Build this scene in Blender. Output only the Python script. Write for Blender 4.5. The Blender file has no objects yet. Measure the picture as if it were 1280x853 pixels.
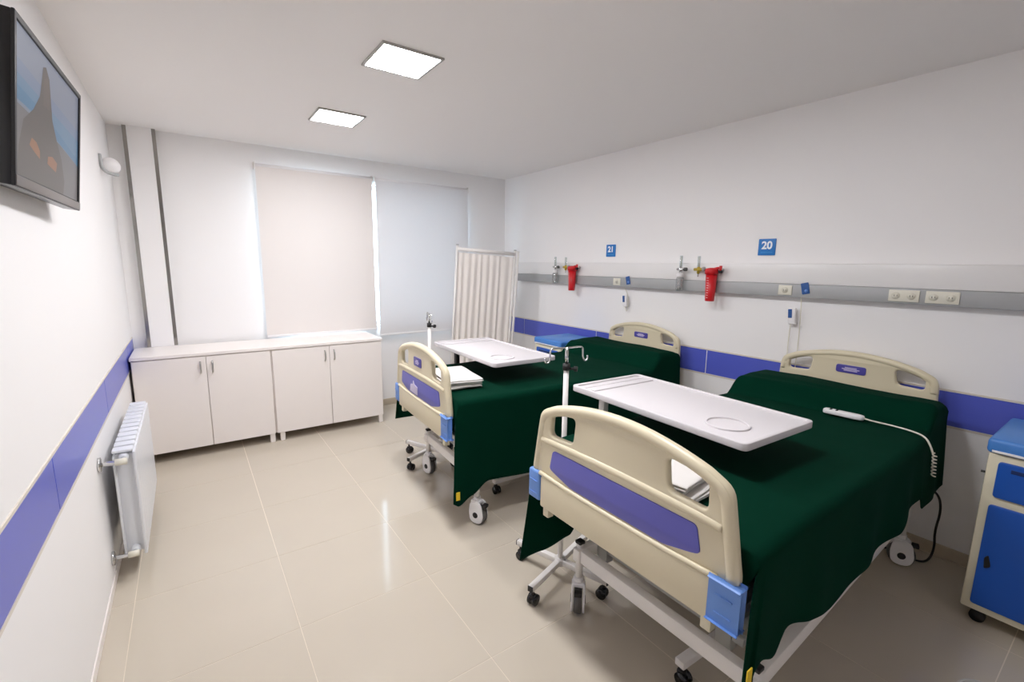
import bpy, bmesh, math, random
from mathutils import Vector, Matrix, noise
random.seed(7)
PI = math.pi
sc = bpy.context.scene
C = sc.collection

# ------------------------------------------------------------------ camera
CAM = (0.4104, 0.0, 1.5653); YAW, PITCH, ROLL, FPX = 0.6143, -0.1647, 0.0133, 573.85
cd = bpy.data.cameras.new('camera'); cam = bpy.data.objects.new('camera', cd); C.objects.link(cam)
cd.sensor_fit = 'HORIZONTAL'; cd.sensor_width = 36.0; cd.lens = FPX / 1280 * 36.0; cd.clip_start = 0.02
F = Vector((math.sin(YAW) * math.cos(PITCH), math.cos(YAW) * math.cos(PITCH), math.sin(PITCH)))
R0 = Vector((math.cos(YAW), -math.sin(YAW), 0)); U0 = R0.cross(F)
Rv = R0 * math.cos(ROLL) + U0 * math.sin(ROLL); Uv = -R0 * math.sin(ROLL) + U0 * math.cos(ROLL)
m = Matrix((Rv, Uv, -F)).transposed().to_4x4(); m.translation = Vector(CAM); cam.matrix_world = m
sc.camera = cam

# ------------------------------------------------------------------ world, exposure
w = bpy.data.worlds.new('sky'); sc.world = w; w.use_nodes = True
bg = w.node_tree.nodes['Background']
bg.inputs['Color'].default_value = (0.78, 0.89, 1.0, 1); bg.inputs['Strength'].default_value = 9.0
sc.view_settings.view_transform = 'Standard'; sc.view_settings.look = 'None'
sc.view_settings.exposure = 0.11; sc.view_settings.gamma = 1.0; sc.view_settings.use_curve_mapping = False
sc.cycles.use_denoising = True
sc.cycles.max_bounces = 10; sc.cycles.diffuse_bounces = 6; sc.cycles.transparent_max_bounces = 12
PANEL = 85.0            # strength of the two ceiling panels

# ------------------------------------------------------------------ materials
def s2l(c):
    return tuple(((v / 255) / 12.92 if v / 255 <= 0.04045 else ((v / 255 + 0.055) / 1.055) ** 2.4) for v in c)
MT = {}
def mat(name, rgb, rough=0.5, metal=0.0, bump=0.0, scale=60.0, var=0.0, spec=0.5, coat=0.0, sheen=0.0, emit=0.0, alpha=1.0, trans=0.0):
    if name in MT: return MT[name]
    mt = bpy.data.materials.new(name); mt.use_nodes = True; nt = mt.node_tree; b = nt.nodes['Principled BSDF']
    col = s2l(rgb) + (1,)
    b.inputs['Base Color'].default_value = col; b.inputs['Roughness'].default_value = rough
    b.inputs['Metallic'].default_value = metal; b.inputs['Specular IOR Level'].default_value = spec
    b.inputs['Coat Weight'].default_value = coat; b.inputs['Sheen Weight'].default_value = sheen
    b.inputs['Alpha'].default_value = alpha; b.inputs['Transmission Weight'].default_value = trans
    if sheen: b.inputs['Sheen Tint'].default_value = col
    if emit:
        b.inputs['Emission Color'].default_value = col; b.inputs['Emission Strength'].default_value = emit
    if var or bump:
        tc = nt.nodes.new('ShaderNodeTexCoord'); nz = nt.nodes.new('ShaderNodeTexNoise')
        nz.inputs['Scale'].default_value = scale; nz.inputs['Detail'].default_value = 4
        nt.links.new(tc.outputs['Object'], nz.inputs['Vector'])
        if var:
            mx = nt.nodes.new('ShaderNodeMix'); mx.data_type = 'RGBA'
            mx.inputs[6].default_value = tuple(c * (1 - var) for c in col[:3]) + (1,)
            mx.inputs[7].default_value = tuple(min(1, c * (1 + var)) for c in col[:3]) + (1,)
            nt.links.new(nz.outputs['Fac'], mx.inputs[0]); nt.links.new(mx.outputs[2], b.inputs['Base Color'])
        if bump:
            bp = nt.nodes.new('ShaderNodeBump'); bp.inputs['Strength'].default_value = bump; bp.inputs['Distance'].default_value = 0.002
            nt.links.new(nz.outputs['Fac'], bp.inputs['Height']); nt.links.new(bp.outputs['Normal'], b.inputs['Normal'])
    MT[name] = mt; return mt
def mix_mat(name, kind, rgb, fac):
    """diffuse + translucent (cloth) or transparent + glossy (thin clear plastic, panes)"""
    if name in MT: return MT[name]
    mt = bpy.data.materials.new(name); mt.use_nodes = True; nt = mt.node_tree; nt.nodes.clear()
    o = nt.nodes.new('ShaderNodeOutputMaterial'); mx = nt.nodes.new('ShaderNodeMixShader'); mx.inputs[0].default_value = fac
    col = s2l(rgb) + (1,)
    if kind == 'cloth':
        a = nt.nodes.new('ShaderNodeBsdfDiffuse'); b = nt.nodes.new('ShaderNodeBsdfTranslucent'); a.inputs[0].default_value = col; b.inputs[0].default_value = col
    else:
        a = nt.nodes.new('ShaderNodeBsdfTransparent'); b = nt.nodes.new('ShaderNodeBsdfGlossy'); a.inputs[0].default_value = col; b.inputs[0].default_value = (1, 1, 1, 1); b.inputs['Roughness'].default_value = 0.08
    nt.links.new(a.outputs[0], mx.inputs[1]); nt.links.new(b.outputs[0], mx.inputs[2]); nt.links.new(mx.outputs[0], o.inputs[0])
    MT[name] = mt; return mt

WALL = mat('wall_paint', (243, 241, 240), 0.55, bump=0.05, scale=150, spec=0.3)
CEIL = mat('ceiling_paint', (240, 237, 235), 0.7, bump=0.04, scale=120, spec=0.2)
TILE = mat('porcelain_tile', (198, 188, 172), 0.10, var=0.03, scale=3, spec=0.5)
GROUT = mat('grout', (218, 207, 190), 0.8, spec=0.2)
SKIRT = mat('skirting_tile', (196, 183, 162), 0.3, var=0.03, scale=4)
BLUE_TILE = mat('blue_wall_tile', (86, 98, 198), 0.28, var=0.02, scale=5)
CREAM_TRIM = mat('cream_trim', (222, 214, 202), 0.45)
WHITE = mat('white_laminate', (240, 233, 228), 0.38, var=0.01, scale=8)
DARKGAP = mat('dark_gap', (70, 64, 60), 0.8)
WHITE_MET = mat('white_enamel', (232, 228, 224), 0.35)
TRAYM = mat('tray_plastic', (216, 211, 213), 0.45)
WHITE_PL = mat('white_plastic', (240, 238, 238), 0.35)
CHROME = mat('chrome', (215, 215, 215), 0.12, 1.0)
GUARD = mat('polished_guard', (158, 156, 152), 0.14, 1.0)
STEEL = mat('brushed_steel', (190, 188, 184), 0.28, 1.0)
ALU = mat('aluminium', (178, 180, 180), 0.42, 0.5)
TRUNK = mat('trunking_grey', (172, 173, 173), 0.55, 0.2)
PANELW = mat('panel_enamel', (234, 232, 230), 0.3)
BLACK = mat('black_rubber', (24, 22, 22), 0.55)
BLACKG = mat('black_gloss', (18, 18, 20), 0.25)
GREY_RUB = mat('grey_rubber', (92, 90, 88), 0.6)
CREAM = mat('cream_plastic', (218, 207, 178), 0.36, bump=0.05, scale=300)
VIOLET = mat('violet_panel', (98, 98, 184), 0.42)
BUMP = mat('blue_bumper', (104, 146, 214), 0.4)
PLAQUE = mat('plaque_blue', (78, 72, 160), 0.35)
PALE = mat('plaque_print', (206, 196, 226), 0.5)
GREEN = mat('green_cover', (0, 44, 30), 0.9, bump=0.35, scale=420, var=0.12, spec=0.06)
YELLOW = mat('yellow_tag', (232, 198, 40), 0.6)
LINEN = mat('white_linen', (222, 218, 214), 0.8, bump=0.3, scale=90, spec=0.2)
TEAL = mat('teal_stripe', (90, 190, 178), 0.8)
MATT = mat('mattress_cloth', (60, 70, 90), 0.8)
BLUE_CAB = mat('blue_enamel', (24, 84, 178), 0.4)
BLUE_LID = mat('blue_lid', (70, 130, 205), 0.45)
CREAM_CAB = mat('cream_enamel', (222, 214, 188), 0.45)
RED = mat('red_plastic', (206, 26, 34), 0.35)
BRASS = mat('brass_yellow', (196, 168, 60), 0.35, 0.5)
SIGN = mat('sign_blue', (20, 118, 196), 0.4)
PRINT = mat('sign_print', (246, 248, 250), 0.5)
NAVY = mat('navy_label', (34, 84, 150), 0.4)
IVORY = mat('ivory_plastic', (226, 222, 206), 0.4)
BINM = mat('grey_plastic', (176, 174, 170), 0.45)
RADM = mat('radiator_enamel', (228, 230, 234), 0.3)
CLEAR = mix_mat('clear_plastic', 'clear', (232, 238, 240), 0.12)
PANE = mix_mat('window_glass', 'clear', (235, 245, 250), 0.08)
BLIND1 = mix_mat('blackout_cloth', 'cloth', (236, 230, 226), 0.08)
BLIND2 = mix_mat('screen_cloth', 'cloth', (236, 234, 234), 0.16)
SCREENC = mix_mat('pleated_cloth', 'cloth', (242, 236, 230), 0.12)
LAMP = mat('lamp_diffuser', (249, 249, 253), 0.5, emit=PANEL)

# ------------------------------------------------------------------ mesh helpers
def obj(name, me, mt, parent=None):
    if isinstance(me, bmesh.types.BMesh):
        b = me; me = bpy.data.meshes.new(name); b.to_mesh(me); b.free()
    mts = mt if isinstance(mt, (list, tuple)) else [mt]
    if not me.materials:
        for x in mts: me.materials.append(x)
    o = bpy.data.objects.new(name, me); C.objects.link(o)
    if parent: o.parent = parent
    return o
def tag(o, label, cat, group=None):
    o['label'] = label; o['category'] = cat
    if group: o['group'] = group
    return o
def thing(name, label, cat, loc=(0, 0, 0), rz=0.0, group=None):
    o = bpy.data.objects.new(name, None); C.objects.link(o); o.empty_display_size = 0.1
    o.location = loc; o.rotation_euler = (0, 0, rz)
    return tag(o, label, cat, group)
def struct(o):
    o['kind'] = 'structure'; return o
def smooth(b, ang=40):
    for f in b.faces: f.smooth = True
    lim = math.radians(ang)
    for e in b.edges:
        if len(e.link_faces) == 2 and e.calc_face_angle(0) > lim: e.smooth = False
        elif len(e.link_faces) != 2: e.smooth = False
    return b
def box(x0, x1, y0, y1, z0, z1, bev=0.0, seg=2, b=None):
    own = bmesh.new()
    bmesh.ops.create_cube(own, size=1.0)
    for v in own.verts:
        v.co = Vector(((x0 + x1) / 2 + v.co.x * (x1 - x0), (y0 + y1) / 2 + v.co.y * (y1 - y0), (z0 + z1) / 2 + v.co.z * (z1 - z0)))
    if bev:
        bmesh.ops.bevel(own, geom=own.edges[:], offset=bev, segments=seg, affect='EDGES', profile=0.5)
        smooth(own)
    return join(b, own)
def join(b, own):
    if b is None: return own
    me = bpy.data.meshes.new('tmp'); own.to_mesh(me); own.free(); b.from_mesh(me); bpy.data.meshes.remove(me)
    return b
def xform(b, mtx):
    bmesh.ops.transform(b, matrix=mtx, verts=b.verts); return b
def lathe(prof, n=20, b=None, mtx=None):
    """prof: (r,z) pairs from bottom to top, around z"""
    own = bmesh.new(); rings = []
    for r, z in prof:
        if r < 1e-6: rings.append([own.verts.new((0, 0, z))])
        else: rings.append([own.verts.new((r * math.cos(2 * PI * i / n), r * math.sin(2 * PI * i / n), z)) for i in range(n)])
    for a, c in zip(rings, rings[1:]):
        for i in range(n):
            j = (i + 1) % n
            if len(a) == 1 and len(c) == 1: continue
            if len(a) == 1: own.faces.new((a[0], c[j], c[i]))
            elif len(c) == 1: own.faces.new((a[i], a[j], c[0]))
            else: own.faces.new((a[i], a[j], c[j], c[i]))
    for rg, flip in ((rings[0], True), (rings[-1], False)):
        if len(rg) > 1: own.faces.new(rg[::-1] if flip else rg)
    smooth(own)
    if mtx is not None: xform(own, mtx)
    return join(b, own)
def cyl(p0, p1, r, n=16, b=None, r2=None):
    p0, p1 = Vector(p0), Vector(p1); d = p1 - p0
    q = Vector((0, 0, 1)).rotation_difference(d.normalized()).to_matrix().to_4x4()
    return lathe([(r, 0), (r if r2 is None else r2, d.length)], n, b, Matrix.Translation(p0) @ q)
def tube(pts, r, n=8, b=None, closed=False, sub=0):
    pts = [Vector(p) for p in pts]
    for _ in range(sub):                                  # corner cutting
        q = [] if closed else [pts[0]]
        N = len(pts)
        for i in range(N if closed else N - 1):
            a, c = pts[i], pts[(i + 1) % N]; q += [a * .75 + c * .25, a * .25 + c * .75]
        if not closed: q.append(pts[-1])
        pts = q
    own = bmesh.new(); N = len(pts); rings = []
    up = None
    for i, p in enumerate(pts):
        t = (pts[(i + 1) % N] - pts[i - 1]) if closed else (pts[min(i + 1, N - 1)] - pts[max(i - 1, 0)])
        t.normalize()
        if up is None: up = t.orthogonal().normalized()
        up = (up - t * up.dot(t)).normalized(); sd = t.cross(up)
        rings.append([own.verts.new(p + (up * math.cos(2 * PI * k / n) + sd * math.sin(2 * PI * k / n)) * r) for k in range(n)])
    for i in range(N if closed else N - 1):
        a, c = rings[i], rings[(i + 1) % N]
        off = 0
        if closed and i == N - 1:
            off = min(range(n), key=lambda o: (a[0].co - c[o].co).length)
        for k in range(n):
            own.faces.new((a[k], a[(k + 1) % n], c[(k + 1 + off) % n], c[(k + off) % n]))
    if not closed: own.faces.new(rings[0][::-1]); own.faces.new(rings[-1])
    smooth(own, 50)
    return join(b, own)
def fillet(pts, r, n=5):
    """round the corners of a closed 2D polygon; r number or list"""
    out = []; N = len(pts)
    for i in range(N):
        a, p, c = Vector(pts[i - 1]), Vector(pts[i]), Vector(pts[(i + 1) % N])
        rr = r[i] if isinstance(r, (list, tuple)) else r
        d1, d2 = (a - p), (c - p); l = min(rr, d1.length * .49, d2.length * .49)
        if l < 1e-5: out.append(p); continue
        s, e = p + d1.normalized() * l, p + d2.normalized() * l
        for k in range(n + 1):
            t = k / n; out.append(s * (1 - t) ** 2 + p * 2 * t * (1 - t) + e * t * t)
    return out
def plate(outer, holes, depth, bev=0.004, res=2):
    """2D outline (a,b) with holes -> mesh; a,b in plane, thickness centred on 0 along third axis. returns bmesh in (a,b,c)"""
    cu = bpy.data.curves.new('tmpc', 'CURVE'); cu.dimensions = '2D'; cu.fill_mode = 'BOTH'
    cu.extrude = max(depth / 2 - bev, 0.0001); cu.bevel_depth = bev; cu.bevel_resolution = res; cu.offset = -bev
    for loop in [outer] + list(holes):
        sp = cu.splines.new('POLY'); sp.points.add(len(loop) - 1); sp.use_cyclic_u = True
        for q, p in zip(sp.points, loop): q.co = (p[0], p[1], 0, 1)
    o = bpy.data.objects.new('tmpo', cu); C.objects.link(o)
    bpy.context.view_layer.update()
    me = bpy.data.meshes.new_from_object(o.evaluated_get(bpy.context.evaluated_depsgraph_get()))
    bpy.data.objects.remove(o); bpy.data.curves.remove(cu)
    b = bmesh.new(); b.from_mesh(me); bpy.data.meshes.remove(me)
    bmesh.ops.remove_doubles(b, verts=b.verts, dist=1e-5); smooth(b, 35)
    return b
# axis mapping for plates: plane (a,b) -> (v=y, z), thickness -> x
YZ = Matrix(((0, 0, 1, 0), (1, 0, 0, 0), (0, 1, 0, 0), (0, 0, 0, 1)))
def yz(b, x=0.0): return xform(b, Matrix.Translation((x, 0, 0)) @ YZ)
def rect(a0, a1, b0, b1): return [(a0, b0), (a1, b0), (a1, b1), (a0, b1)]
def text_bm(s, size, bold=0.0):
    cu = bpy.data.curves.new('tmpt', 'FONT'); cu.body = s; cu.size = size; cu.align_x = 'CENTER'; cu.align_y = 'CENTER'; cu.extrude = 0.0006; cu.offset = bold
    o = bpy.data.objects.new('tmpt', cu); C.objects.link(o); bpy.context.view_layer.update()
    me = bpy.data.meshes.new_from_object(o.evaluated_get(bpy.context.evaluated_depsgraph_get()))
    bpy.data.objects.remove(o); bpy.data.curves.remove(cu)
    b = bmesh.new(); b.from_mesh(me); bpy.data.meshes.remove(me); return b
def interp(x, tab):
    if x <= tab[0][0]: return tab[0][1]
    for (a, p), (c, q) in zip(tab, tab[1:]):
        if x <= c:
            t = (x - a) / (c - a); return p + (q - p) * t * t * (3 - 2 * t)
    return tab[-1][1]

# ================================================================== THE ROOM
W, D, H, YF = 3.70, 4.855, 2.591, -1.25
T = 0.12
floor = struct(obj('floor', box(-T, W + T, YF - T, D + T, -0.12, -0.0008), GROUT))
xs = [0.0]; x = 0.0889
while x < W: xs.append(x); x += 0.6
xs.append(W)
ys = [YF]; y = 1.3796 - 0.6 * 4
while y < D: ys.append(y); y += 0.595
ys.append(D)
tile_cache = {}
for i in range(len(xs) - 1):
    for j in range(len(ys) - 1):
        a, c = xs[i + 1] - xs[i] - 0.0035, ys[j + 1] - ys[j] - 0.0035
        if a < 0.01 or c < 0.01: continue
        k = (round(a, 3), round(c, 3))
        if k not in tile_cache:
            bm = box(-a / 2, a / 2, -c / 2, c / 2, -0.006, 0.0)
            tile_cache[k] = bpy.data.meshes.new('floor_tile'); bm.to_mesh(tile_cache[k]); bm.free()
        o = obj('floor_tile', tile_cache[k], TILE, floor); o.location = ((xs[i] + xs[i + 1]) / 2, (ys[j] + ys[j + 1]) / 2, 0)
ceiling = struct(obj('ceiling', box(-T, W + T, YF - T, D + T, H, H + T), CEIL))
wl = struct(obj('wall_left', box(-T, 0, YF, D, 0, H), WALL))
wr = struct(obj('wall_right', box(W, W + T, YF, D, 0, H), WALL))
wf = struct(obj('wall_front', box(-T, W + T, YF - T, YF, 0, H), WALL))
# back wall with two window openings
WIN = [(1.10, 1.965, 0.90, 2.36), (2.035, 3.085, 0.90, 2.36)]
bm = bmesh.new()
bx = [-T, 1.10, 1.965, 2.035, 3.085, W + T]
for i, (a, c) in enumerate(zip(bx, bx[1:])):
    if i in (1, 3):
        box(a, c, D, D + 0.2, 0, 0.90, b=bm); box(a, c, D, D + 0.2, 2.36, H, b=bm)
    else: box(a, c, D, D + 0.2, 0, H, b=bm)
wb = struct(obj('wall_back', bm, WALL))
for n, (a, c, z0, z1) in enumerate(WIN, 1):
    bm = bmesh.new()
    for r in ((a, a + .045, z0, z1), (c - .045, c, z0, z1), (a + .045, c - .045, z0, z0 + .045), (a + .045, c - .045, z1 - .045, z1)):
        box(r[0], r[1], D + .10, D + .15, r[2], r[3], 0.004, b=bm)
    wo = struct(obj('window_%d' % n, bm, WHITE_MET))
    obj('window_pane', box(a + .045, c - .045, D + .122, D + .128, z0 + .045, z1 - .045), PANE, wo)
# blue tile band on both side walls, with thin cream trims
Z0, Z1 = 0.742, 0.925
for side, wall, x0, x1 in (('left', wl, 0.0, 0.003), ('right', wr, W - 0.003, W)):
    js = [YF, -0.39, 0.81, 2.01, 3.21, 4.41, D]
    for a, c in zip(js, js[1:]):
        obj('band_tile', box(x0, x1, a + .0035, c - .0035, Z0, Z1, 0.0008, 1), BLUE_TILE, wall)
k = 1
for x0, x1 in ((0.0, 0.004), (W - 0.004, W)):
    for z in (Z0 - 0.012, Z1 + 0.002):
        struct(obj('trim_%d' % k, box(x0, x1, YF, D, z, z + 0.010), CREAM_TRIM)); k += 1
# skirting
for side, (x0, x1) in (('left', (0, 0.006)), ('right', (W - 0.010, W))):
    bb = struct(obj('baseboard_' + side, box(x0, x1 , YF, D - 0.011, 0, 0.07 if side == 'right' else 0.045, 0.002, 1), SKIRT if side == 'right' else WHITE))
bb = struct(obj('baseboard_back', box(0.31, W, D - 0.010, D, 0, 0.07, 0.002, 1), SKIRT))
# boxed pilaster in the corner with two steel corner guards
struct(obj('wall_pilaster', box(0.10, 0.30, D - 0.05, D, 0, H), WALL))
for x0, x1 in ((0.097, 0.122), (0.278, 0.303)):
    bm = box(x0, x1, D - 0.053, D - 0.0501, 0.85, H - 0.001, 0.001, 1)
    xx = x0 if x0 < 0.2 else x1 - .0029
    box(xx, xx + .0029, D - 0.0501, D - 0.02, 0.85, H - 0.001, b=bm)
    struct(obj('trim_%d' % k, bm, GUARD)); k += 1

# ================================================================== CEILING LIGHTS
for x0, y0, lab in ((1.254, 2.276, 'square recessed ceiling light panel in the middle of the row, between the two others'),
                    (1.262, 1.06, 'square recessed ceiling light panel at the row end farthest from the blinds'),
                    (1.232, 3.449, 'square recessed ceiling light panel closer to the window blinds')):
    t = thing('ceiling_light', lab, 'ceiling light', (x0 + .155, y0 + .15, H), 0, 'ceiling light panels')
    obj('frame', xform(plate(rect(-.16, .16, -.16, .16), [rect(-.146, .146, -.146, .146)], 0.012, 0.003), Matrix.Translation((0, 0, -0.006))), BINM, t)
    obj('diffuser', box(-.146, .146, -.146, .146, -0.008, -0.002), LAMP, t)

# ================================================================== STORAGE CABINETS
CX = [0.016, 0.9442, 1.909]; CF, CB, CT0, CT1 = 4.316, 4.80, 0.079, 0.848
doors = [[(0.020, 0.4812), (0.4812, 0.937)], [(0.951, 1.4195), (1.4195, 1.903)]]
CLAB = ['white laminate two-door cabinet in the corner behind the radiator', 'white laminate two-door cabinet closest to the hospital beds']
for n in range(2):
    a, c = CX[n], CX[n + 1]
    t = thing('storage_cabinet', CLAB[n], 'cabinet', ((a + c) / 2, CF, 0), 0, 'storage cabinets under the blinds')
    o = (a + c) / 2
    obj('body', box(a - o + .001, c - o - .001, 0.019, CB - CF, CT0, CT1 - .024, 0.001, 1), WHITE, t)
    for i, (d0, d1) in enumerate(doors[n]):
        d = obj('door', box(d0 - o + .002, d1 - o - .002, 0.0, 0.018, CT0, CT1 - .030, 0.0015, 1), WHITE, t)
        hx = (d1 - 0.040 if i == 0 else d0 + 0.040) - o
        obj('handle', tube([(hx, 0.001, .685), (hx, -.022, .69), (hx, -.026, .73), (hx, -.022, .77), (hx, .001, .775)], 0.006, 8, sub=2), STEEL, d)
    for lx in (a - o + .05, c - o - .03):
        for ly in (0.03, CB - CF - .04):
            obj('leg', box(lx - .019, lx + .019, ly - .019, ly + .019, 0.0, CT0 + .001, 0.002, 1), WHITE, t)
tag(obj('worktop', box(CX[0] - .004, CX[2] + .004, CF - .006, D - 0.055, CT1 - .024, CT1, 0.002, 1), WHITE),
    'long white laminate top spanning both storage cabinets', 'worktop')

# ================================================================== ROLLER BLINDS
def blind(x0, x1, y, z0, z1, mt, lab):
    t = thing('roller_blind', lab, 'blind', ((x0 + x1) / 2, y, z0), 0, 'roller blinds')
    hw = (x1 - x0) / 2; h = z1 - z0
    bm = bmesh.new(); nx, nz = 24, 16; vs = {}
    for i in range(nx + 1):
        for k in range(nz + 1):
            u, q = i / nx, k / nz
            dy = 0.004 * math.sin(u * 5 + q * 2) * (1 - q) * u * (1 - u) * 4
            vs[i, k] = bm.verts.new((-hw + 2 * hw * u, dy, .012 + (h - .02) * q))
    for i in range(nx):
        for k in range(nz): bm.faces.new((vs[i, k], vs[i + 1, k], vs[i + 1, k + 1], vs[i, k + 1]))
    smooth(bm)
    f = obj('fabric', bm, mt, t)
    sl = f.modifiers.new('thick', 'SOLIDIFY'); sl.thickness = 0.0012
    obj('roller', cyl((-hw, 0.02, h), (hw, 0.02, h), 0.021, 20), WHITE_PL, t)
    obj('bottom_bar', box(-hw, hw, -.007, .007, 0, .022, 0.004), WHITE_PL, t)
    for s in (-1, 1):
        obj('bracket', box(s * (hw + .004) - .004, s * (hw + .004) + .004, -.004, D - y, h - .03, h + .03, 0.002), WHITE_MET, t)
blind(0.985, 2.025, 4.79, 0.862, 2.405, BLIND1, 'white roller blind pulled down behind the storage cabinets')
blind(2.065, 3.145, 4.800, 0.79, 2.405, BLIND2, 'bluish white roller blind pulled down beside the fabric folding screen')

# ================================================================== TELEVISION
def television():
    t = thing('television', 'black flat television tilted on the left wall, beach picture on screen', 'television', (0.093, 2.152, 1.972))
    t.rotation_euler = (Matrix.Rotation(-0.03, 3, 'Z') @ Matrix.Rotation(0.112, 3, 'Y')).to_euler()
    w2, h2 = 0.375, 0.219
    obj('housing', box(-.045, -.0005, -w2, w2, -h2, h2, 0.004), BLACKG, t)
    obj('bezel', yz(plate(rect(-w2, w2, -h2, h2), [rect(-w2 + .016, w2 - .016, -h2 + .034, h2 - .016)], 0.008, 0.002), 0.002), mat('tv_bezel', (16, 16, 18), .45), t)
    obj('lower_trim', box(0.004, 0.008, -w2 + .004, w2 - .004, -h2 + .003, -h2 + .030, 0.0015), mat('tv_trim', (116, 108, 104), 0.3, 0.4), t)
    # picture: flat coloured polygons on the display
    sw0, sw1, sh0, sh1 = -w2 + .016, w2 - .016, -h2 + .034, h2 - .016
    def P(s, q): return (sw0 + (sw1 - sw0) * s, sh0 + (sh1 - sh0) * q)
    shapes = [([(0, 0), (1, 0), (1, 1), (0, 1)], (150, 158, 178)),
              ([(0, .62), (1, .50), (1, .68), (0, .78)], (136, 152, 182)),
              ([(0, .52), (1, .36), (1, .58), (0, .68)], (112, 150, 184)),
              ([(0, .50), (.3, .50), (1, .34), (1, .40), (.4, .56), (0, .60)], (86, 140, 180)),
              ([(0, 0), (1, 0), (1, .34), (.62, .42), (.3, .46), (0, .48)], (126, 122, 124)),
              ([(.02, 0), (.70, 0), (.72, .12), (.66, .30), (.58, .42), (.50, .56), (.47, .74), (.45, .86), (.40, .925), (.355, .90), (.335, .78), (.31, .66), (.22, .52), (.10, .40), (.04, .2)], (98, 88, 84)),
              ([(.36, .62), (.45, .62), (.455, .78), (.42, .86), (.37, .82)], (112, 98, 92)),
              ([(.17, .25), (.23, .22), (.31, .19), (.31, .25), (.26, .30), (.20, .31)], (176, 118, 76)),
              ([(.42, .19), (.56, .16), (.58, .24), (.50, .27), (.43, .25)], (172, 112, 72))]
    bm = bmesh.new(); mts = []
    for n, (poly, rgb) in enumerate(shapes):
        f = bm.faces.new([bm.verts.new((0.0005 + 0.00012 * n, *P(*p))) for p in poly]); f.material_index = n
        mt = mat('tv_picture_%d' % n, rgb, 0.3, emit=0.40, spec=0.25)
        mt.node_tree.nodes['Principled BSDF'].inputs['Base Color'].default_value = tuple(c * .08 for c in s2l(rgb)) + (1,)
        mts.append(mt)
    obj('screen', bm, mts, t)
    bm = box(-.075, -.045, -.12, .12, -.13, .13, .004); box(-.085, -.07, -.05, .05, -.09, .02, .002, b=bm)
    obj('wall_bracket', bm, BLACK, t)
television()
t = thing('wall_sensor', 'small white dome sensor on a grey curved wall bracket', 'sensor', (0.0, 4.22, 2.19))
obj('dome', lathe([(0, 0), (.052, 0), (.055, .012), (.05, .035), (.032, .055), (0, .062)], 20, mtx=Matrix.Translation((.052, .0, .0)) @ Matrix.Rotation(PI / 2 * .8, 4, 'X') @ Matrix.Translation((0, 0, -.02))), WHITE_PL, t)
obj('bracket', tube([(.004, -.02, .065), (.008, -.03, .01), (.02, -.03, -.045), (.07, -.01, -.06), (.09, .0, -.058)], .011, 8, sub=2), ALU, t)

# ================================================================== RADIATOR
t = thing('radiator', 'white sectional radiator on the left wall beneath the blue tile band', 'radiator', (0, 2.78, 0))
for i in range(12):
    y0 = i * 0.08
    bm = yz(plate(fillet([(y0 + .002, .10), (y0 + .078, .10), (y0 + .078, .645), (y0 + .002, .645)], .006), [], .012, .003), .128)
    box(.048, .122, y0 + .034, y0 + .046, .11, .63, .002, 1, b=bm)
    yz_cap = plate(fillet([(.045, y0 + .010), (.126, y0 + .010), (.126, y0 + .070), (.045, y0 + .070)], .012), [], .014, .004)
    xform(yz_cap, Matrix.Translation((0, 0, .652))); join(bm, yz_cap)
    box(.046, .056, y0 + .006, y0 + .074, .12, .63, .002, 1, b=bm)
    cyl((.088, y0 - .0005, .62), (.088, y0 + .0805, .62), .02, 12, bm); cyl((.088, y0 - .0005, .13), (.088, y0 + .0805, .13), .02, 12, bm)
    obj('section', bm, RADM, t)
for z, yo in ((.62, 0.0), (.13, 0.02)):
    v = obj('valve', tube([(.002, -.035 + yo, z), (.07, -.045 + yo, z), (.088, -.04 + yo, z), (.088, .0, z)], .011, 10, sub=2), CHROME, t)
    obj('rosette', cyl((.001, -.035 + yo, z), (.010, -.035 + yo, z), .034, 20), CHROME, v)
    obj('nut', cyl((.062, -.043 + yo, z), (.105, -.045 + yo, z), .017, 6), IVORY, v)

# ================================================================== BEDS
def board_outline(hw_low, hw_top, zlow, zs, ztop_c, ztop_s):
    """closed outline of an end board in (v,z)"""
    n = 14
    top = [(hw_top * .80 * (1 - 2 * i / n), ztop_c - (ztop_c - ztop_s) * (1 - 2 * i / n) ** 2) for i in range(n + 1)]
    pts = [(-hw_low + .03, zlow), (hw_low - .03, zlow), (hw_low, zlow + .045), (hw_top, zs)] + [(hw_top - .012, ztop_s - .035)] + top + [(-hw_top + .012, ztop_s - .035), (-hw_top, zs), (-hw_low, zlow + .045)]
    return fillet(pts, [.02, .02, .03, .05, .045] + [.01] * (n + 1) + [.045, .05, .03], 4)
def hand_hole(s, v0, v1, z0, z1):
    p = [(v0 + .012, z0), (v1, z0 - .006), (v1 - .006, z1 - .018), (v0, z1)]
    p = [(s * a, b) for a, b in p]
    return fillet(p[::s], .026, 5)
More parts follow.
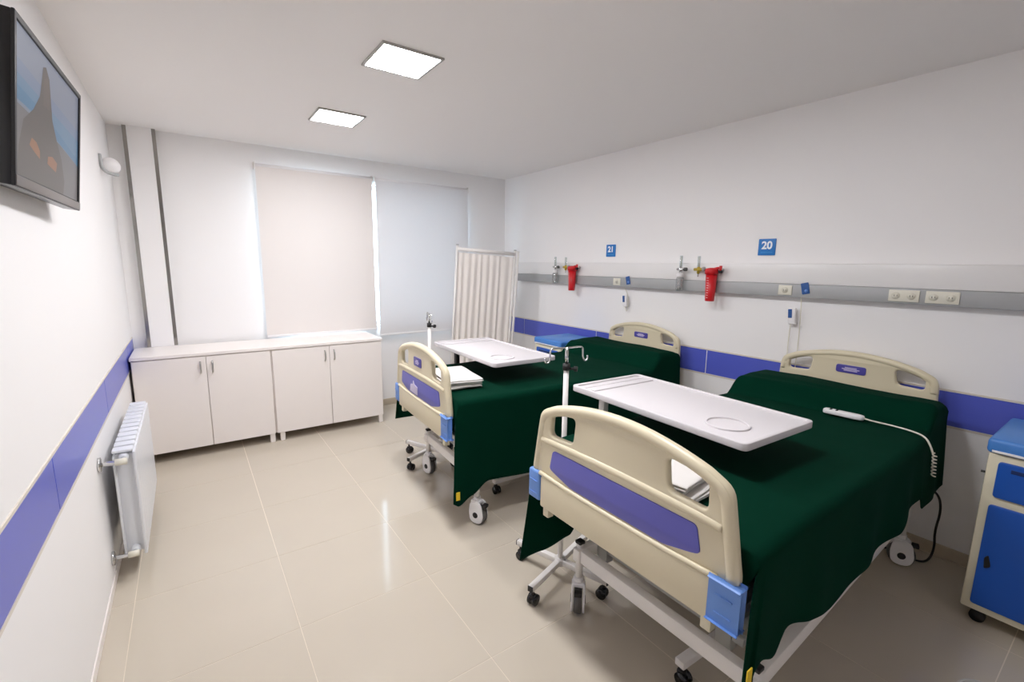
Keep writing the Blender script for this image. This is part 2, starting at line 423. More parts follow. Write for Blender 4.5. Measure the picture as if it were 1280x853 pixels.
def make_bed(lab, loc, rz, plaque_out, wheels):
    t = thing('hospital_bed', lab, 'bed', loc, rz, 'hospital beds')
    # ---- footboard
    out = board_outline(.462, .428, .655, .90, 1.055, 1.002)
    holes = [hand_hole(1, .205, .352, .882, .988), hand_hole(-1, .205, .352, .882, .988)]
    fb = yz(plate(out, holes, .030, .010, 3), .018)
    rim = [p for p in out if p[1] > .70]
    i0 = max(range(len(rim)), key=lambda i: (Vector(rim[i]) - Vector(rim[i - 1])).length)
    rim = rim[i0:] + rim[:i0]
    cen = Vector((0, .85))
    tube([(.018, p[0] * .955, .70 + (p[1] - .70) * .945) for p in rim], .022, 10, fb)
    tube([(.012, -.40, .845), (.010, -.30, .851), (.010, 0, .857), (.010, .30, .851), (.012, .40, .845)], .016, 10, fb, sub=2)
    box(-.010, .040, -.392, .392, .552, .690, .010, 3, b=fb)
    tube([(-.004, -.40, .700), (-.004, -.2, .690), (-.004, .2, .690), (-.004, .40, .700)], .009, 8, fb, sub=1)
    f = obj('footboard', fb, CREAM, t)
    hexa = fillet([(-.325, .822), (-.343, .738), (-.315, .728), (-.215, .703), (.215, .703), (.315, .728), (.343, .738), (.325, .822)][::-1], .016, 4)
    p = obj('inset_panel', yz(plate(hexa, [], .006, .0015), .0015), VIOLET, f); p['label'] = 'violet blue inset panel'
    for s in (-1, 1):
        bm = box(-.013, .016, s * .393, s * .468, .572, .702, .010, 3)
        for k in range(2): box(-.0165, -.012, s * (.406 + .0), s * (.456), .600 + .055 * k, .604 + .055 * k, b=bm)
        p = obj('corner_bumper', bm, BUMP, f); p['label'] = 'light blue plastic corner bumper'
        obj('mounting_stub', box(.008, .040, s * .372 - .017, s * .372 + .017, .505, .560, .004), CREAM_CAB, f)
    if plaque_out:
        p = obj('name_plaque', yz(plate(fillet(rect(-.045, .085, .905, .965), .014), [], .006, .002), .0005), PLAQUE, f)
        card = yz(plate(fillet([(.02, .712), (.16, .715), (.145, .765), (.105, .770), (.095, .800), (.075, .775), (.02, .765)], .006), [], .004, .001), -.004)
        obj('card_holder', card, mat('card_holder', (190, 182, 208), 0.3), f)
        for z, a in ((.945, .02), (.935, .032), (.925, .025)):
            box(-.0035, -.0020, .02 - a, .02 + a, z - .002, z + .002, b=None) if False else obj('print_line', box(-.0040, -.0022, .02 - a, .02 + a, z - .003, z + .003), PALE, f)
    # ---- headboard
    out = board_outline(.41, .398, .60, .95, 1.082, 1.032)
    holes = [hand_hole(1, .208, .345, .932, 1.018), hand_hole(-1, .208, .345, .932, 1.018)]
    hb = yz(plate(out, holes, .030, .010, 3), 2.045)
    rim = [p for p in out if p[1] > .75]
    i0 = max(range(len(rim)), key=lambda i: (Vector(rim[i]) - Vector(rim[i - 1])).length); rim = rim[i0:] + rim[:i0]
    tube([(2.045, p[0] * .955, .75 + (p[1] - .75) * .945) for p in rim], .020, 10, hb)
    h = obj('headboard', hb, CREAM, t)
    obj('name_plaque', yz(plate(fillet(rect(-.076, .076, .952, 1.000), .014), [], .006, .002), 2.029), PLAQUE, h)
    for z, a in ((.984, .030), (.976, .045), (.968, .034)):
        obj('print_line', box(2.0248, 2.0262, -a, a, z - .0028, z + .0028), PALE, h)
    def vc(u): return -.055 + .065 * (u - .19) / 1.67
    # ---- deck + mattress
    obj('deck', box(.056, 2.02, -.43, .43, .545, .575, .004), WHITE_MET, t)
    obj('mattress', box(.060, 2.010, -.41, .41, .576, .775, .035, 4), MATT, t)
    for s in (-1, 1):
        obj('side_rail', box(.056, 2.02, s * .425 - .015, s * .425 + .015, .50, .545, .004), WHITE_MET, t)
        sb = box(.16, 1.90, s * .39 - .02, s * .39 + .02, .255, .315, .004)
        for q in sb.verts: q.co.y += vc(q.co.x)
        obj('side_beam', sb, WHITE_MET, t)
        for u in (.30, 1.60):
            obj('lift_column', box(u - .022, u + .022, s * .29 - .03, s * .29 + .03, .24, .50, .004), ALU, t)
    for u in (.19, 1.86):
        obj('cross_beam', box(u - .02, u + .02, vc(u) - .37, vc(u) + .37, .255, .315, .004), WHITE_MET, t)
    obj('inner_beam', box(.285, .315, -.36, .36, .285, .315, .003), ALU, t)
    obj('inner_beam', box(1.585, 1.615, -.36, .36, .285, .315, .003), ALU, t)
    obj('motor', box(.55, .85, -.16, .16, .33, .46, .02, 3), GREY_RUB, t)
    obj('lift_arm', box(.30, 1.60, -.03, .03, .32, .36, .004), ALU, t)
    for u in (.19, 1.86):
        for s in (-1, 1):
            v = vc(u) + s * .395
            p = obj('post', cyl((u, v, .165), (u, v, .335), .017, 14), WHITE_MET, t)
            obj('cap', box(u - .017, u + .017, v - .017, v + .017, .333, .348, .004), BLACK, p)
            ang = wheels[0] if s > 0 else wheels[1]
            if u > 1: ang += .5
            mtx = Matrix.Translation((u, v, 0)) @ Matrix.Rotation(ang, 4, 'Z')
            # side shields with a wheel between them; wheel axis local y
            bm = bmesh.new()
            for q in (-1, 1):
                sh = plate(fillet([(-.062, .052), (-.045, .012), (.0, .006), (.034, .02), (.042, .075), (.034, .135), (-.03, .148), (-.05, .125)], .02, 4), [], .010, .003)
                xform(sh, Matrix.Translation((0, q * .026, 0)) @ Matrix(((1, 0, 0, 0), (0, 0, 1, 0), (0, 1, 0, 0), (0, 0, 0, 1)))); join(bm, sh)
            box(-.03, .03, -.026, .026, .130, .150, .005, b=bm); cyl((0, 0, .145), (0, 0, .170), .022, 14, bm)
            c = obj('caster', xform(bm, mtx), WHITE_PL, t)
            rot = Matrix.Rotation(PI / 2, 4, 'X')
            obj('wheel', lathe([(.02, -.018), (.055, -.018), (.061, -.012), (.061, .012), (.055, .018), (.02, .018)], 22, mtx=mtx @ Matrix.Translation((-.008, 0, .061)) @ rot), GREY_RUB, c)
            for q in (-1, 1): obj('hub', xform(cyl((-.008, q * .030, .061), (-.008, q * .034, .061), .018, 14), mtx), BLACK, c)
            obj('brake_pedal', xform(box(-.075, -.045, -.018, .018, .115, .135, .005), mtx), BLACK, c)
    return t
BED1 = ((1.57, 1.02, 0), 0.0); BED2 = ((1.585, 2.705, 0), math.radians(-3.3))
make_bed('cream hospital bed with plain violet footboard panel, next to the blue bedside cabinet', *BED1, False, (math.radians(45), math.radians(80)))
make_bed('cream hospital bed with plaque on its footboard, beside the fabric folding screen', *BED2, True, (math.radians(104), math.radians(117)))

# ================================================================== GREEN COVERS
def cover(lab, pose, near, far, tagpos, seed, pil, fwd):
    t = thing('bedspread', lab, 'bedspread', pose[0], pose[1], 'green bed covers')
    R = .03
    def et(u): return .452 - interp(u, [(0, 0), (1.45, 0), (1.80, .032)])
    ztop = .800
    NU, NS, NT = 150, 24, 26
    def top(u, v):
        s0 = pil - .07 * v / .45
        z = ztop + interp(u, [(0, 0), (s0, 0), (s0 + .115, .100), (1.76, .112), (1.90, .112), (2.01, .085)])
        z -= .012 * max(0, 1 - u / .18)
        z += .006 * noise.noise((u * 2.3 + seed, v * 3, 0)) + .0018 * noise.noise((u * 9, v * 9, seed))
        z -= .004 * math.sin(u * 6 + seed) * (v / .45) ** 2
        return z
    bm = bmesh.new(); rows = []
    for i in range(NU + 1):
        u = .050 + (1.985 - .050) * i / NU
        row = []; ET = et(u)
        def side(s, hem):
            pts = []
            for k in range(NS + 1):                       # k = 0 hem ... NS edge
                q = k / NS; z1 = top(u, s * ET) - .035
                zh = interp(u, hem); z = zh + (z1 - zh) * q
                d = (1 - q)
                fold = .010 * math.sin(u * 15 + seed + 2 * noise.noise((u * 3, seed, 0))) + .014 * noise.noise((u * 4.1, z * 1.5, seed + 4))
                corner = math.exp(-((u - .05) / .13) ** 2) + .4 * math.exp(-((u - 2.0) / .12) ** 2)
                vv = ET + R + .006 + d * (fold + .018) + d * corner * .03
                vv = max(vv, .4755 + .004 * q - .02 * interp(u, [(0, 0), (1.45, 0), (1.8, 1)]))
                uu = u - (fwd if s < 0 else .05) * d ** .6 * math.exp(-((u - .048) / .16) ** 2) + .012 * d * noise.noise((u * 5, z * 3, seed))
                pts.append((uu, s * vv, z))
            return pts
        row += side(-1, near)
        n = 6
        for k in range(1, n):                             # rounded shoulder
            a = PI / 2 * k / n
            row.append((u, -(ET + (R + .006) * math.cos(a)), top(u, -ET) - .035 + .035 * math.sin(a)))
        for k in range(NT + 1):
            v = -ET + 2 * ET * k / NT
            row.append((u, v, top(u, v)))
        for k in range(n - 1, 0, -1):
            a = PI / 2 * k / n
            row.append((u, ET + (R + .006) * math.cos(a), top(u, ET) - .035 + .035 * math.sin(a)))
        row += side(1, far)[::-1]
        if i == 0:                                        # foot end tucked down behind the footboard
            rows.append([bm.verts.new((.047, max(-.425, min(.425, p[1])) , min(p[2], .60)) if NS < k < len(row) - NS - 1 else (p[0] - .001, p[1], p[2])) for k, p in enumerate(row)])
        rows.append([bm.verts.new(p) for p in row])
    for a, c in zip(rows, rows[1:]):
        for k in range(len(a) - 1): bm.faces.new((a[k], c[k], c[k + 1], a[k + 1]))
    for f in bm.faces: f.smooth = True
    bmesh.ops.recalc_face_normals(bm, faces=bm.faces)
    o = obj('cloth', bm, GREEN, t)
    md = o.modifiers.new('thick', 'SOLIDIFY'); md.thickness = .004; md.offset = -1
    u, v, z = tagpos
    p = obj('tag', box(u - .004, u + .020, v - .002, v + .002, z - .028, z + .022, .001, 1), YELLOW, t); p['label'] = 'small yellow cloth tag'
HEM1N = [(.048, .22), (.085, .28), (.105, .47), (.14, .47), (.225, .41), (.28, .475), (.40, .45), (.565, .42), (.82, .44), (1.2, .467), (1.33, .508), (1.53, .52), (1.57, .46), (1.9, .43), (2.0, .46)]
HEM1F = [(.048, .22), (.14, .235), (.26, .27), (.34, .34), (.6, .36), (2.0, .40)]
HEM2N = [(.048, .21), (.08, .19), (.16, .225), (.25, .285), (.49, .265), (1.0, .29), (1.6, .32), (2.0, .36)]
HEM2F = [(.048, .40), (.3, .41), (2.0, .42)]
cover('dark green cloth cover on the bed holding the white hand control', BED1, HEM1N, HEM1F, (-.040, -.528, .50), 1.7, 1.60, .105)
cover('dark green cloth cover hanging low on the bed beside the folding screen', BED2, HEM2N, HEM2F, (.010, -.548, .262), 5.2, 1.58, .055)

# ================================================================== FOLDED LINEN
def folded(name, lab, cx, cy, z, lx, ly, h, rz, layers, seed, stripe=False):
    t = thing(name, lab, 'linen', (cx, cy, z), rz, 'folded white linen on the beds')
    hh = h / layers; zz0 = 0.0
    for k in range(layers):
        q = bmesh.new(); bmesh.ops.create_cube(q, size=1.0)
        bmesh.ops.subdivide_edges(q, edges=q.edges[:], cuts=15, use_grid_fill=True)
        ox, oy = random.uniform(-.008, .008), random.uniform(-.008, .008)
        for v in q.verts:
            x, y, zz = v.co
            m_ = max(abs(x), abs(y)) * 2
            e = .006 * noise.noise((x * 2 + seed, y * 2, k * 3.1))
            r = 1 - .035 * (abs(zz) * 2) ** 3
            wob = .0022 * noise.noise((x * 3 + seed, y * 3, 0))
            v.co = Vector((x * lx * r + e + ox, y * ly * r + e + oy, zz0 + (zz + .5) * hh * .97 + wob))
        for f in q.faces: f.smooth = True
        if k == 0:
            zmin = min(v.co.z for v in q.verts); zz0 -= zmin
            bmesh.ops.translate(q, vec=(0, 0, -zmin), verts=q.verts)
        zz0 += hh
        obj('fold_layer', q, LINEN, t)
    if stripe:
        p = obj('teal_stripe', box(.032, .038, -.01, ly * .42, zz0 - .002, zz0 + .0022, .001, 1), TEAL, t); p['label'] = 'thin teal woven stripe'
folded('folded_sheet', 'folded white sheet lying flat under another on the bed with hand control', 1.745, .97, .806, .22, .36, .026, .10, 3, 3.0)
folded('folded_sheet', 'folded white sheet with a thin teal stripe, on top of another sheet', 1.742, .985, .8375, .21, .34, .030, .16, 3, 4.0, True)
folded('folded_sheet', 'folded white sheet directly on the cover of the bed beside the screen', 1.78, 2.60, .806, .23, .40, .024, -.10, 3, 8.0)
folded('folded_sheet', 'folded white sheet laid over another, beside the bed plaque footboard', 1.783, 2.60, .8345, .235, .40, .028, -.16, 3, 9.0)

# ================================================================== OVERBED TABLES
def tray_table(lab, cx, cy, rz, top, inner_mt, col_off, foot):
    t = thing('overbed_table', lab, 'table', (cx, cy, 0), rz, 'overbed tables')
    hw, hl = .25, .475
    # tray: moulded plate with raised rim, sunk field, a cup ring and a pen groove
    o = fillet([(-hw, -hl), (hw, -hl), (hw, hl), (-hw, hl)], .03, 5)
    inn = fillet([(-hw + .018, -hl + .02), (hw - .018, -hl + .02), (hw - .018, hl - .02), (-hw + .018, hl - .02)], .022, 5)
    rim = plate(o, [inn], .030, .004)
    xform(rim, Matrix.Translation((0, 0, top - .015)))
    o2 = fillet([(-hw + .004, -hl + .004), (hw - .004, -hl + .004), (hw - .004, hl - .004), (-hw + .004, hl - .004)], .03, 5)
    base = xform(plate(o2, [], .018, .003), Matrix.Translation((0, 0, top - .018))); join(rim, base)
    p = obj('tray', rim, TRAYM, t)
    obj('cup_ring', xform(plate([(.085 * math.cos(a * PI / 16), .085 * math.sin(a * PI / 16)) for a in range(32)], [[(.076 * math.cos(a * PI / 16), .076 * math.sin(a * PI / 16)) for a in range(32)]], .008, .002), Matrix.Translation((-.085, -.30, top - .0060))), TRAYM, p)
    bm = box(-hw + .03, hw - .03, .335, .357, top - .010, top - .003, .002); obj('divider_ridge', bm, TRAYM, p)
    bm = box(-hw + .03, hw - .03, .405, .411, top - .010, top - .006, .002); obj('divider_ridge', bm, TRAYM, p)
    x, y = col_off
    bm = box(x - .05, x + .05, y - .30, y + .03, top - .042, top - .027, .003)
    obj('tray_support', bm, WHITE_MET, t)
    obj('inner_column', box(x - .016, x + .016, y - .020, y + .020, .55, top - .040, .003), inner_mt, t)
    obj('outer_column', box(x - .024, x + .024, y - .03, y + .03, .10, .74, .004), WHITE_MET, t)
    yn, x0, x1 = foot
    obj('base_beam', box(x - .02, x + .02, yn, y, .085, .115, .003), WHITE_MET, t)
    for yy in (yn, y):
        if yy == y: x0 = x - .024
        obj('base_foot', box(x0, x1, yy - .02, yy + .02, .075, .105, .003), WHITE_MET, t)
        for xx in (x0 + .02, x1 - .02):
            bm = cyl((xx, yy, .05), (xx, yy, .077), .008, 10); box(xx - .012, xx + .012, yy - .016, yy + .016, .030, .056, .004, b=bm)
            c = obj('caster', bm, BLACK, t)
            bm = bmesh.new()
            for q in (-1, 1): cyl((xx + q * .014 - .007, yy - .008, .026), (xx + q * .014 + .007, yy - .008, .026), .026, 16, bm)
            obj('wheel', bm, BLACKG, c)
tray_table('white overbed table over the bed with the plain violet footboard', 2.243, 1.242, -.04, .95, WHITE_MET, (-.10, .385), (-.40, -.42, .22))
tray_table('white overbed table with a dark inner column near the folding screen', 2.215, 2.84, -.03, .95, BLACK, (-.06, .43), (-.36, -.18, .42))

# ================================================================== IV STANDS
def iv_stand(lab, cx, cy, rz, top, bar):
    t = thing('iv_stand', lab, 'IV stand', (cx, cy, 0), rz, 'IV stands')
    for k in range(4):
        a = PI / 2 * k; mtx = Matrix.Rotation(a, 4, 'Z')
        l = obj('base_leg', xform(box(.012, .262, -.014, .014, .078, .106, .003), mtx), WHITE_MET, t)
        obj('end_cap', xform(box(.261, .266, -.0135, .0135, .0785, .1055, .001, 1), mtx), BLACK, l)
        bm = cyl((.243, 0, .045), (.243, 0, .079), .007, 10); box(.230, .256, -.014, .014, .030, .055, .004, b=bm)
        c = obj('caster', xform(bm, mtx), BLACK, t)
        bm = bmesh.new()
        for q in (-1, 1): cyl((.236, q * .013 - .007, .026), (.236, q * .013 + .007, .026), .026, 16, bm)
        obj('wheel', xform(bm, mtx), BLACKG, c)
    obj('hub', cyl((0, 0, .074), (0, 0, .112), .026, 18), WHITE_MET, t)
    obj('lower_pole', cyl((0, 0, .112), (0, 0, top - .10), .0125, 16), WHITE_MET, t)
    obj('collar', cyl((0, 0, top - .108), (0, 0, top - .078), .0175, 16), BLACK, t)
    a = -rz - .9
    kb = cyl((.016 * math.cos(a), .016 * math.sin(a), top - .10), (.04 * math.cos(a), .04 * math.sin(a), top - .10), .006, 10)
    cyl((.036 * math.cos(a), .036 * math.sin(a), top - .10), (.052 * math.cos(a), .052 * math.sin(a), top - .10), .013, 8, kb)
    obj('knob', kb, BLACK, t)
    obj('upper_pole', cyl((0, 0, top - .09), (0, 0, top), .008, 14), CHROME, t)
    ca, sa = math.cos(bar - rz), math.sin(bar - rz)
    for s in (-1, 1):
        pts = [(0, top - .003), (.06, top), (.084, top - .002), (.088, top - .022), (.088, top - .055), (.100, top - .070), (.114, top - .062), (.114, top - .045)]
        obj('hook', tube([(s * p * ca, s * p * sa, z) for p, z in pts], .0042, 8, sub=2), CHROME, t)
iv_stand('white IV stand on casters between the two beds', 1.836, 1.575, math.radians(18), 1.188, math.radians(-12))
iv_stand('white IV stand on casters between the screen-side bed and the windows', 1.915, 3.245, math.radians(24), 1.19, math.radians(75))

# ================================================================== FOLDING SCREEN
def folding_screen():
    A, B = Vector((2.735, 4.30)), Vector((3.30, 4.06))
    d = B - A; L = d.length; rz = math.atan2(d.y, d.x)
    t = thing('folding_screen', 'white metal frame privacy screen with pleated off-white cloth', 'screen', (A.x, A.y, 0), rz)
    lean, drop = .05, .047      # the frame stands slightly askew
    zt = 1.757
    def P(s, z): return (s * L + lean * (z - zt) / .9, 0, z - drop * s * (z / zt))
    for s in (0, 1):
        obj('post', tube([P(s, .06), P(s, zt)], .0135, 12), WHITE_MET, t)
        obj('post_cap', tube([P(s, zt), P(s, zt + .012)], .0145, 12), BINM, t)
        p = P(s, .06)
        ft = tube([(p[0], -.2, .06), (p[0], .2, .06)], .012, 10)
        obj('foot', ft, WHITE_MET, t)
        for q in (-.19, .19):
            bm = cyl((p[0], q, .045), (p[0], q, .062), .006, 8); cyl((p[0] - .01, q, .024), (p[0] + .01, q, .024), .024, 14, bm)
            obj('caster', bm, BLACK, t)
    obj('post', tube([P(1.055, .06), P(1.055, zt)], .0135, 12), WHITE_MET, t)
    obj('hinge', tube([P(1, 1.5), P(1.055, 1.5)], .008, 8), WHITE_MET, t)
    obj('hinge', tube([P(1, .4), P(1.055, .4)], .008, 8), WHITE_MET, t)
    for z in (zt - .035, .32):
        obj('rail', tube([P(0, z), P(1, z)], .012 if z < 1 else .019, 12), WHITE_MET, t)
    bm = bmesh.new(); nx, nz = 170, 14; vs = {}
    for i in range(nx + 1):
        s = .025 + .95 * i / nx
        for k in range(nz + 1):
            q = k / nz; z = .36 + (zt - .07 - .36) * q
            p = P(s, z)
            amp = .006 + .005 * (1 - q)
            ph = s * 58 + 2.2 * noise.noise((s * 7, 0, 1)) + .8 * noise.noise((s * 5, z * 1.2, 3))
            vs[i, k] = bm.verts.new((p[0], amp * math.sin(ph), p[2]))
    for i in range(nx):
        for k in range(nz): bm.faces.new((vs[i, k], vs[i + 1, k], vs[i + 1, k + 1], vs[i, k + 1]))
    for f in bm.faces: f.smooth = True
    o = obj('pleated_cloth', bm, SCREENC, t)
    md = o.modifiers.new('thick', 'SOLIDIFY'); md.thickness = .001
folding_screen()

# ================================================================== BEDSIDE CABINETS
def bedside(lab, xf, y0, y1, depth=.46):
    wd = y1 - y0
    t = thing('bedside_cabinet', lab, 'cabinet', (xf + depth / 2, (y0 + y1) / 2, 0), 0, 'blue bedside cabinets')
    hd, hw = depth / 2, wd / 2
    obj('body', box(-hd, hd, -hw, hw, .07, .800, .008, 2), CREAM_CAB, t)
    lid = box(-hd - .012, hd + .004, -hw - .008, hw + .008, .800, .865, .016, 3)
    obj('lid', lid, BLUE_LID, t)
    obj('lid_trim', box(-hd - .0145, -hd - .010, -hw + .01, hw - .01, .806, .816, .001, 1), WHITE_PL, t)
    dr = obj('drawer', yz(plate(fillet(rect(-hw + .035, hw - .035, .612, .770), .014), [], .014, .003), -hd - .004), BLUE_CAB, t)
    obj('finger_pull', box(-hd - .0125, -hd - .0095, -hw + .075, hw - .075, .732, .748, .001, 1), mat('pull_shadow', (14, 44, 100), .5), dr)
    dr = obj('door', yz(plate(fillet(rect(-hw + .030, hw - .030, .105, .575), .014), [], .014, .003), -hd - .004), BLUE_CAB, t)
    lt = yz(plate(fillet([(hw - .072, .30), (hw - .052, .285), (hw - .048, .335), (hw - .060, .350)], .008), [], .008, .002), -hd - .013)
    obj('latch', lt, BLACK, dr)
    obj('towel_hook', cyl((-hd + .03, hw - .001, .70), (-hd + .03, hw + .016, .70), .005, 8), BLACK, t)
    for sx in (-1, 1):
        for sy in (-1, 1):
            x, y = sx * (hd - .05), sy * (hw - .05)
            bm = cyl((x, y, .045), (x, y, .071), .012, 10); cyl((x - .014, y - .005, .027), (x + .014, y - .005, .027), .027, 16, bm)
            obj('caster', bm, BLACK, t)
bedside('blue and cream bedside cabinet beside the power cord, front fully showing', 3.165, -.105, .345, .48)
bedside('blue topped bedside cabinet mostly hidden behind the screen-side bed', 3.20, 3.165, 3.555, .44)

# ================================================================== BED-HEAD PANEL ON THE RIGHT WALL
t = thing('bedhead_panel', 'long white and grey service panel running along the wall above the beds', 'wall panel', (W, 2.0, 1.38))
yA, yB = -1.2 - 2.0, 4.50 - 2.0
obj('upper_cover', box(-.050, -.0005, yA, yB, .085, .215, .006, 2), PANELW, t)
obj('lower_trunking', box(-.058, -.0005, yA, yB, 0, .0845, .004, 2), TRUNK, t)
obj('end_cap', box(-.061, -.0005, yB + .0003, yB + .006, -.002, .217, .002, 1), PANELW, t)
PX = W - .058
for yy, wd, lab in ((1.455, .085, 'ivory socket plate beside the long hanging call cord'), (.835, .135, 'ivory double socket plate on the panel, closer to the beds'),
                    (.675, .135, 'ivory double socket plate on the panel, farther from the beds'), (2.92, .085, 'ivory socket plate on the panel above the screen-side bed')):
    t = thing('socket_outlet', lab, 'socket', (PX, yy, 1.424), 0, 'sockets on the bedhead panel')
    obj('plate', box(-.008, -.0003, -wd / 2, wd / 2, -.032, .032, .003, 2), IVORY, t)
    for s in ((-1, 1) if wd > .1 else (0,)):
        obj('socket_face', cyl((-.0105, s * .034, 0), (-.0075, s * .034, 0), .019, 18), IVORY, t)
        bm = bmesh.new()
        for a in (-.006, .006): box(-.0112, -.0103, s * .034 + a - .0012, s * .034 + a + .0012, -.004, .005, b=bm)
        obj('socket_slot', bm, BLACK, t)
# number signs
for yy, s, lab in ((1.63, '20', 'blue square wall sign reading twenty above the panel'), (3.065, '21', 'blue square wall sign reading twenty-one, closer to the folding screen')):
    t = thing('number_sign', lab, 'sign', (W, yy, 1.708), 0, 'bed number signs')
    obj('plate', box(-.006, -.0003, -.058, .058, -.056, .056, .004, 2), SIGN, t)
    FACE = Matrix(((0, 0, -1, 0), (-1, 0, 0, 0), (0, 1, 0, 0), (0, 0, 0, 1)))
    obj('digits', xform(text_bm(s, .072, .0022), Matrix.Translation((-.0066, 0, .010)) @ FACE), PRINT, t)
    bm = bmesh.new()
    for i in range(7): box(-.0068, -.0060, -.040 + .0115 * i, -.0325 + .0115 * i, -.040, -.032, b=bm)
    obj('small_print', bm, mat('sign_small', (60, 150, 214), .5), t)

# gas outlets: flowmeters, regulators, suction jars
def flowmeter(lab, yy, bottle):
    t = thing('flowmeter', lab, 'flowmeter', (PX + .008, yy, 1.548), 0, 'oxygen flowmeters')
    obj('wall_plug', cyl((-.0003, 0, 0), (-.044, 0, 0), .014, 14), CHROME, t)
    bm = cyl((-.044, -.035, 0), (-.044, .032, 0), .0095, 12); cyl((-.044, 0, -.03), (-.044, 0, .022), .011, 12, bm)
    obj('valve_body', bm, CHROME, t)
    obj('control_knob', cyl((-.044, -.034, 0), (-.044, -.054, 0), .014, 12), GREY_RUB, t)
    obj('gauge_tube', cyl((-.044, 0, .0222), (-.044, 0, .105), .0115, 14), CLEAR, t)
    obj('gauge_core', cyl((-.044, 0, .024), (-.044, 0, .098), .004, 8), IVORY, t)
    if bottle:
        p = obj('bottle_cap', lathe([(.027, -.062), (.030, -.058), (.030, -.040), (.02, -.030), (.012, -.029)], 18, mtx=Matrix.Translation((-.044, 0, 0))), WHITE_PL, t)
        obj('water_bottle', lathe([(0, -.172), (.024, -.170), (.029, -.160), (.029, -.075), (.024, -.0625)], 18, mtx=Matrix.Translation((-.044, 0, 0))), mix_mat('clear_bottle', 'clear', (222, 224, 224), .2), t)
flowmeter('chrome flowmeter with clear bottle on the panel between the two beds', 2.235, True)
flowmeter('chrome flowmeter with clear bottle on the panel closest to the folding screen', 3.755, True)
def regulator(lab, yy):
    t = thing('gas_regulator', lab, 'regulator', (PX + .008, yy, 1.548), 0, 'yellow air regulators')
    obj('wall_plug', cyl((-.0003, 0, 0), (-.036, 0, 0), .014, 14), BRASS, t)
    bm = cyl((-.036, -.036, 0), (-.036, .035, 0), .011, 12); cyl((-.036, 0, -.03), (-.036, 0, .02), .011, 12, bm)
    obj('valve_body', bm, BRASS, t)
    obj('control_knob', cyl((-.036, -.036, .004), (-.036, -.052, .004), .016, 12), BINM, t)
    obj('gauge_tube', cyl((-.036, 0, .020), (-.036, 0, .10), .011, 14), CLEAR, t)
    obj('gauge_core', cyl((-.036, 0, .022), (-.036, 0, .094), .004, 8), IVORY, t)
    obj('hose_barb', cyl((-.036, 0, -.030), (-.036, 0, -.055), .006, 10, r2=.004), CHROME, t)
regulator('yellow brass air regulator beside the red jar closer to the sockets', 2.085)
regulator('yellow brass air regulator beside the red jar closer to the folding screen', 3.60)
def suction(lab, yy):
    t = thing('suction_jar', lab, 'suction jar', (PX + .008, yy, 1.548), 0, 'red suction jars')
    obj('wall_plug', cyl((-.0003, -.045, .0), (-.05, -.045, .0), .013, 14), CHROME, t)
    bm = cyl((-.05, -.058, -.012), (-.05, -.058, .03), .010, 12); cyl((-.05, -.045, .014), (-.05, -.012, .008), .009, 10, bm)
    obj('side_arm', bm, RED, t)
    obj('knob', cyl((-.05, -.070, -.012), (-.05, -.046, -.012), .012, 10), BLACK, t)
    obj('lid', lathe([(.036, -.036), (.047, -.032), (.048, -.004), (.044, .008), (.018, .014), (0, .015)], 22, mtx=Matrix.Translation((-.05, .01, 0))), RED, t)
    obj('jar', lathe([(0, -.232), (.030, -.232), (.033, -.228), (.040, -.0365)], 22, mtx=Matrix.Translation((-.05, .01, 0))), RED, t)
    for i in range(9):
        z = -.205 + .018 * i; rr = .0335 + (z + .228) * .0366
        bm = bmesh.new()
        for a0 in (2.78,):
            pr = [(rr + .0003) for _ in range(5)]
            vs = [[bm.verts.new((-.05 + (rr + .0004) * math.cos(a0 + .16 * j), .01 + (rr + .0004) * math.sin(a0 + .16 * j), z + h)) for j in range(4)] for h in (-.002, .002)]
            for j in range(3): bm.faces.new((vs[0][j], vs[0][j + 1], vs[1][j + 1], vs[1][j]))
        obj('scale_mark', bm, mat('scale_print', (232, 190, 190), .5), t)
suction('red plastic suction jar on the panel between the two beds', 1.955)
suction('red plastic suction jar on the panel closer to the folding screen', 3.475)
for yy, lab in ((1.335, 'small blue tag card tilted above the long hanging call cord'), (2.79, 'small blue tag card tilted on the panel above the screen-side bed')):
    t = thing('call_tag', lab, 'tag', (PX, yy, 1.44), 0, 'blue tags on the bedhead panel')
    obj('card', xform(box(-.0065, -.0005, -.023, .023, -.036, .036, .003, 1), Matrix.Rotation(-.22, 4, 'X')), NAVY, t)
    obj('button', cyl((-.010, -.008, -.014), (-.006, -.008, -.014), .010, 14), BUMP, t)
for yy, long_, lab in ((1.405, True, 'white nurse call handset hanging by the wall above the bed with hand control'), (2.832, False, 'white nurse call handset hanging on the wall above the screen-side bed')):
    t = thing('call_handset', lab, 'handset', (W, yy, 1.255), 0, 'nurse call handsets')
    obj('wall_clip', box(-.020, -.0005, -.020, .020, -.055, -.020, .004, 2), WHITE_PL, t)
    h = obj('handset', xform(box(-.046, -.021, -.024, .024, -.055, .055, .009, 3), Matrix.Rotation(-.08, 4, 'X')), WHITE_PL, t)
    obj('keypad', xform(box(-.0485, -.0455, -.003, .021, -.012, .046, .002, 1), Matrix.Rotation(-.08, 4, 'X')), NAVY, h)
    if long_:
        obj('cord', tube([(-.032, .006, -.054), (-.03, .010, -.15), (-.025, .008, -.35), (-.02, .0, -.48)], .003, 6, sub=2), IVORY, t)
        obj('cord', tube([(-.06, -.052, .127), (-.045, -.052, .06), (-.035, -.055, -.15), (-.03, -.05, -.40), (-.03, -.045, -.46)], .003, 6, sub=2), IVORY, t)
    else:
        obj('cord', tube([(-.032, .0, -.054), (-.034, -.004, -.085), (-.03, -.022, -.095), (-.026, -.028, -.04), (-.03, -.022, .06), (-.056, .0, .125)], .003, 6, sub=2), IVORY, t)

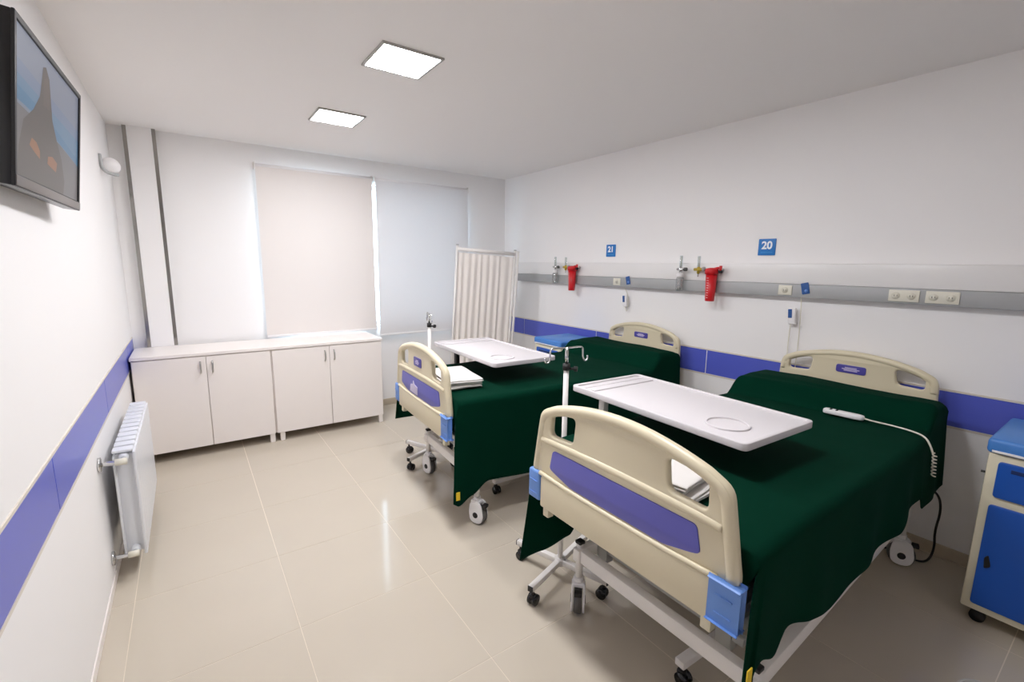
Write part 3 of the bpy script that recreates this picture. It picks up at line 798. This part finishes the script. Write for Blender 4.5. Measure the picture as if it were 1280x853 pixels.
# ================================================================== HAND CONTROL AND CORDS ON THE BED
t = thing('hand_control', 'white bed hand control with a coiled cord lying on the green cover', 'remote control', (3.145, .875, .8225))
t.rotation_euler = (0, 0, math.radians(-86))
bm = plate(fillet([(-.095, -.022), (.055, -.024), (.085, -.014), (.085, .014), (.055, .024), (-.095, .022)], .018, 5), [], .024, .007, 3)
hs = obj('handset', bm, WHITE_PL, t)
for dx in (-.062, -.035):
    for dy in (-.008, .008):
        obj('button', cyl((dx, dy, .011), (dx, dy, .0135), .006, 12), BLACKG, hs)
def w2l(p):  # world point -> local of the hand control
    return (Matrix.Translation((3.145, .875, .8225)) @ Matrix.Rotation(math.radians(-86), 4, 'Z')).inverted() @ Vector(p)
pts = [(3.152, .795, .822), (3.155, .76, .817), (3.17, .70, .814), (3.165, .64, .814), (3.15, .585, .813), (3.135, .546, .805), (3.125, .524, .775), (3.122, .512, .745)]
obj('cord', tube([w2l(p) for p in pts], .0042, 8, sub=2), IVORY, t)
pts = []
for i in range(140):
    a = i / 140; th = a * 2 * PI * 7
    pts.append(w2l((3.122 + .008 * math.cos(th), .505 + .007 * math.sin(th) - .008 * a, .745 - .11 * a)))
obj('coiled_cord', tube(pts, .0032, 6), IVORY, t)
tag(obj('power_cord', tube([(3.50, .60, .45), (3.57, .545, .40), (3.60, .53, .30), (3.59, .54, .18), (3.60, .53, .08), (3.57, .54, .012), (3.52, .57, .0085), (3.525, .66, .0085), (3.53, .76, .0085)], .0055, 8, sub=3), BLACK),
    'thin black power cord hanging behind the bed to the floor', 'cord')

# ================================================================== BIN AT THE FRAME EDGE
t = thing('waste_bin', 'grey round bin on the floor in front of the blue bedside cabinet', 'bin', (2.425, .142, 0))
obj('bucket', lathe([(0, 0), (.062, 0), (.066, .004), (.076, .185), (.076, .19)], 28), BINM, t)
obj('rim', tube([(.077 * math.cos(a * PI / 14), .077 * math.sin(a * PI / 14), .19) for a in range(28)], .006, 8, closed=True), BINM, t)
obj('lid', lathe([(.074, .191), (.066, .199), (.04, .206), (0, .209)], 28), BINM, t)
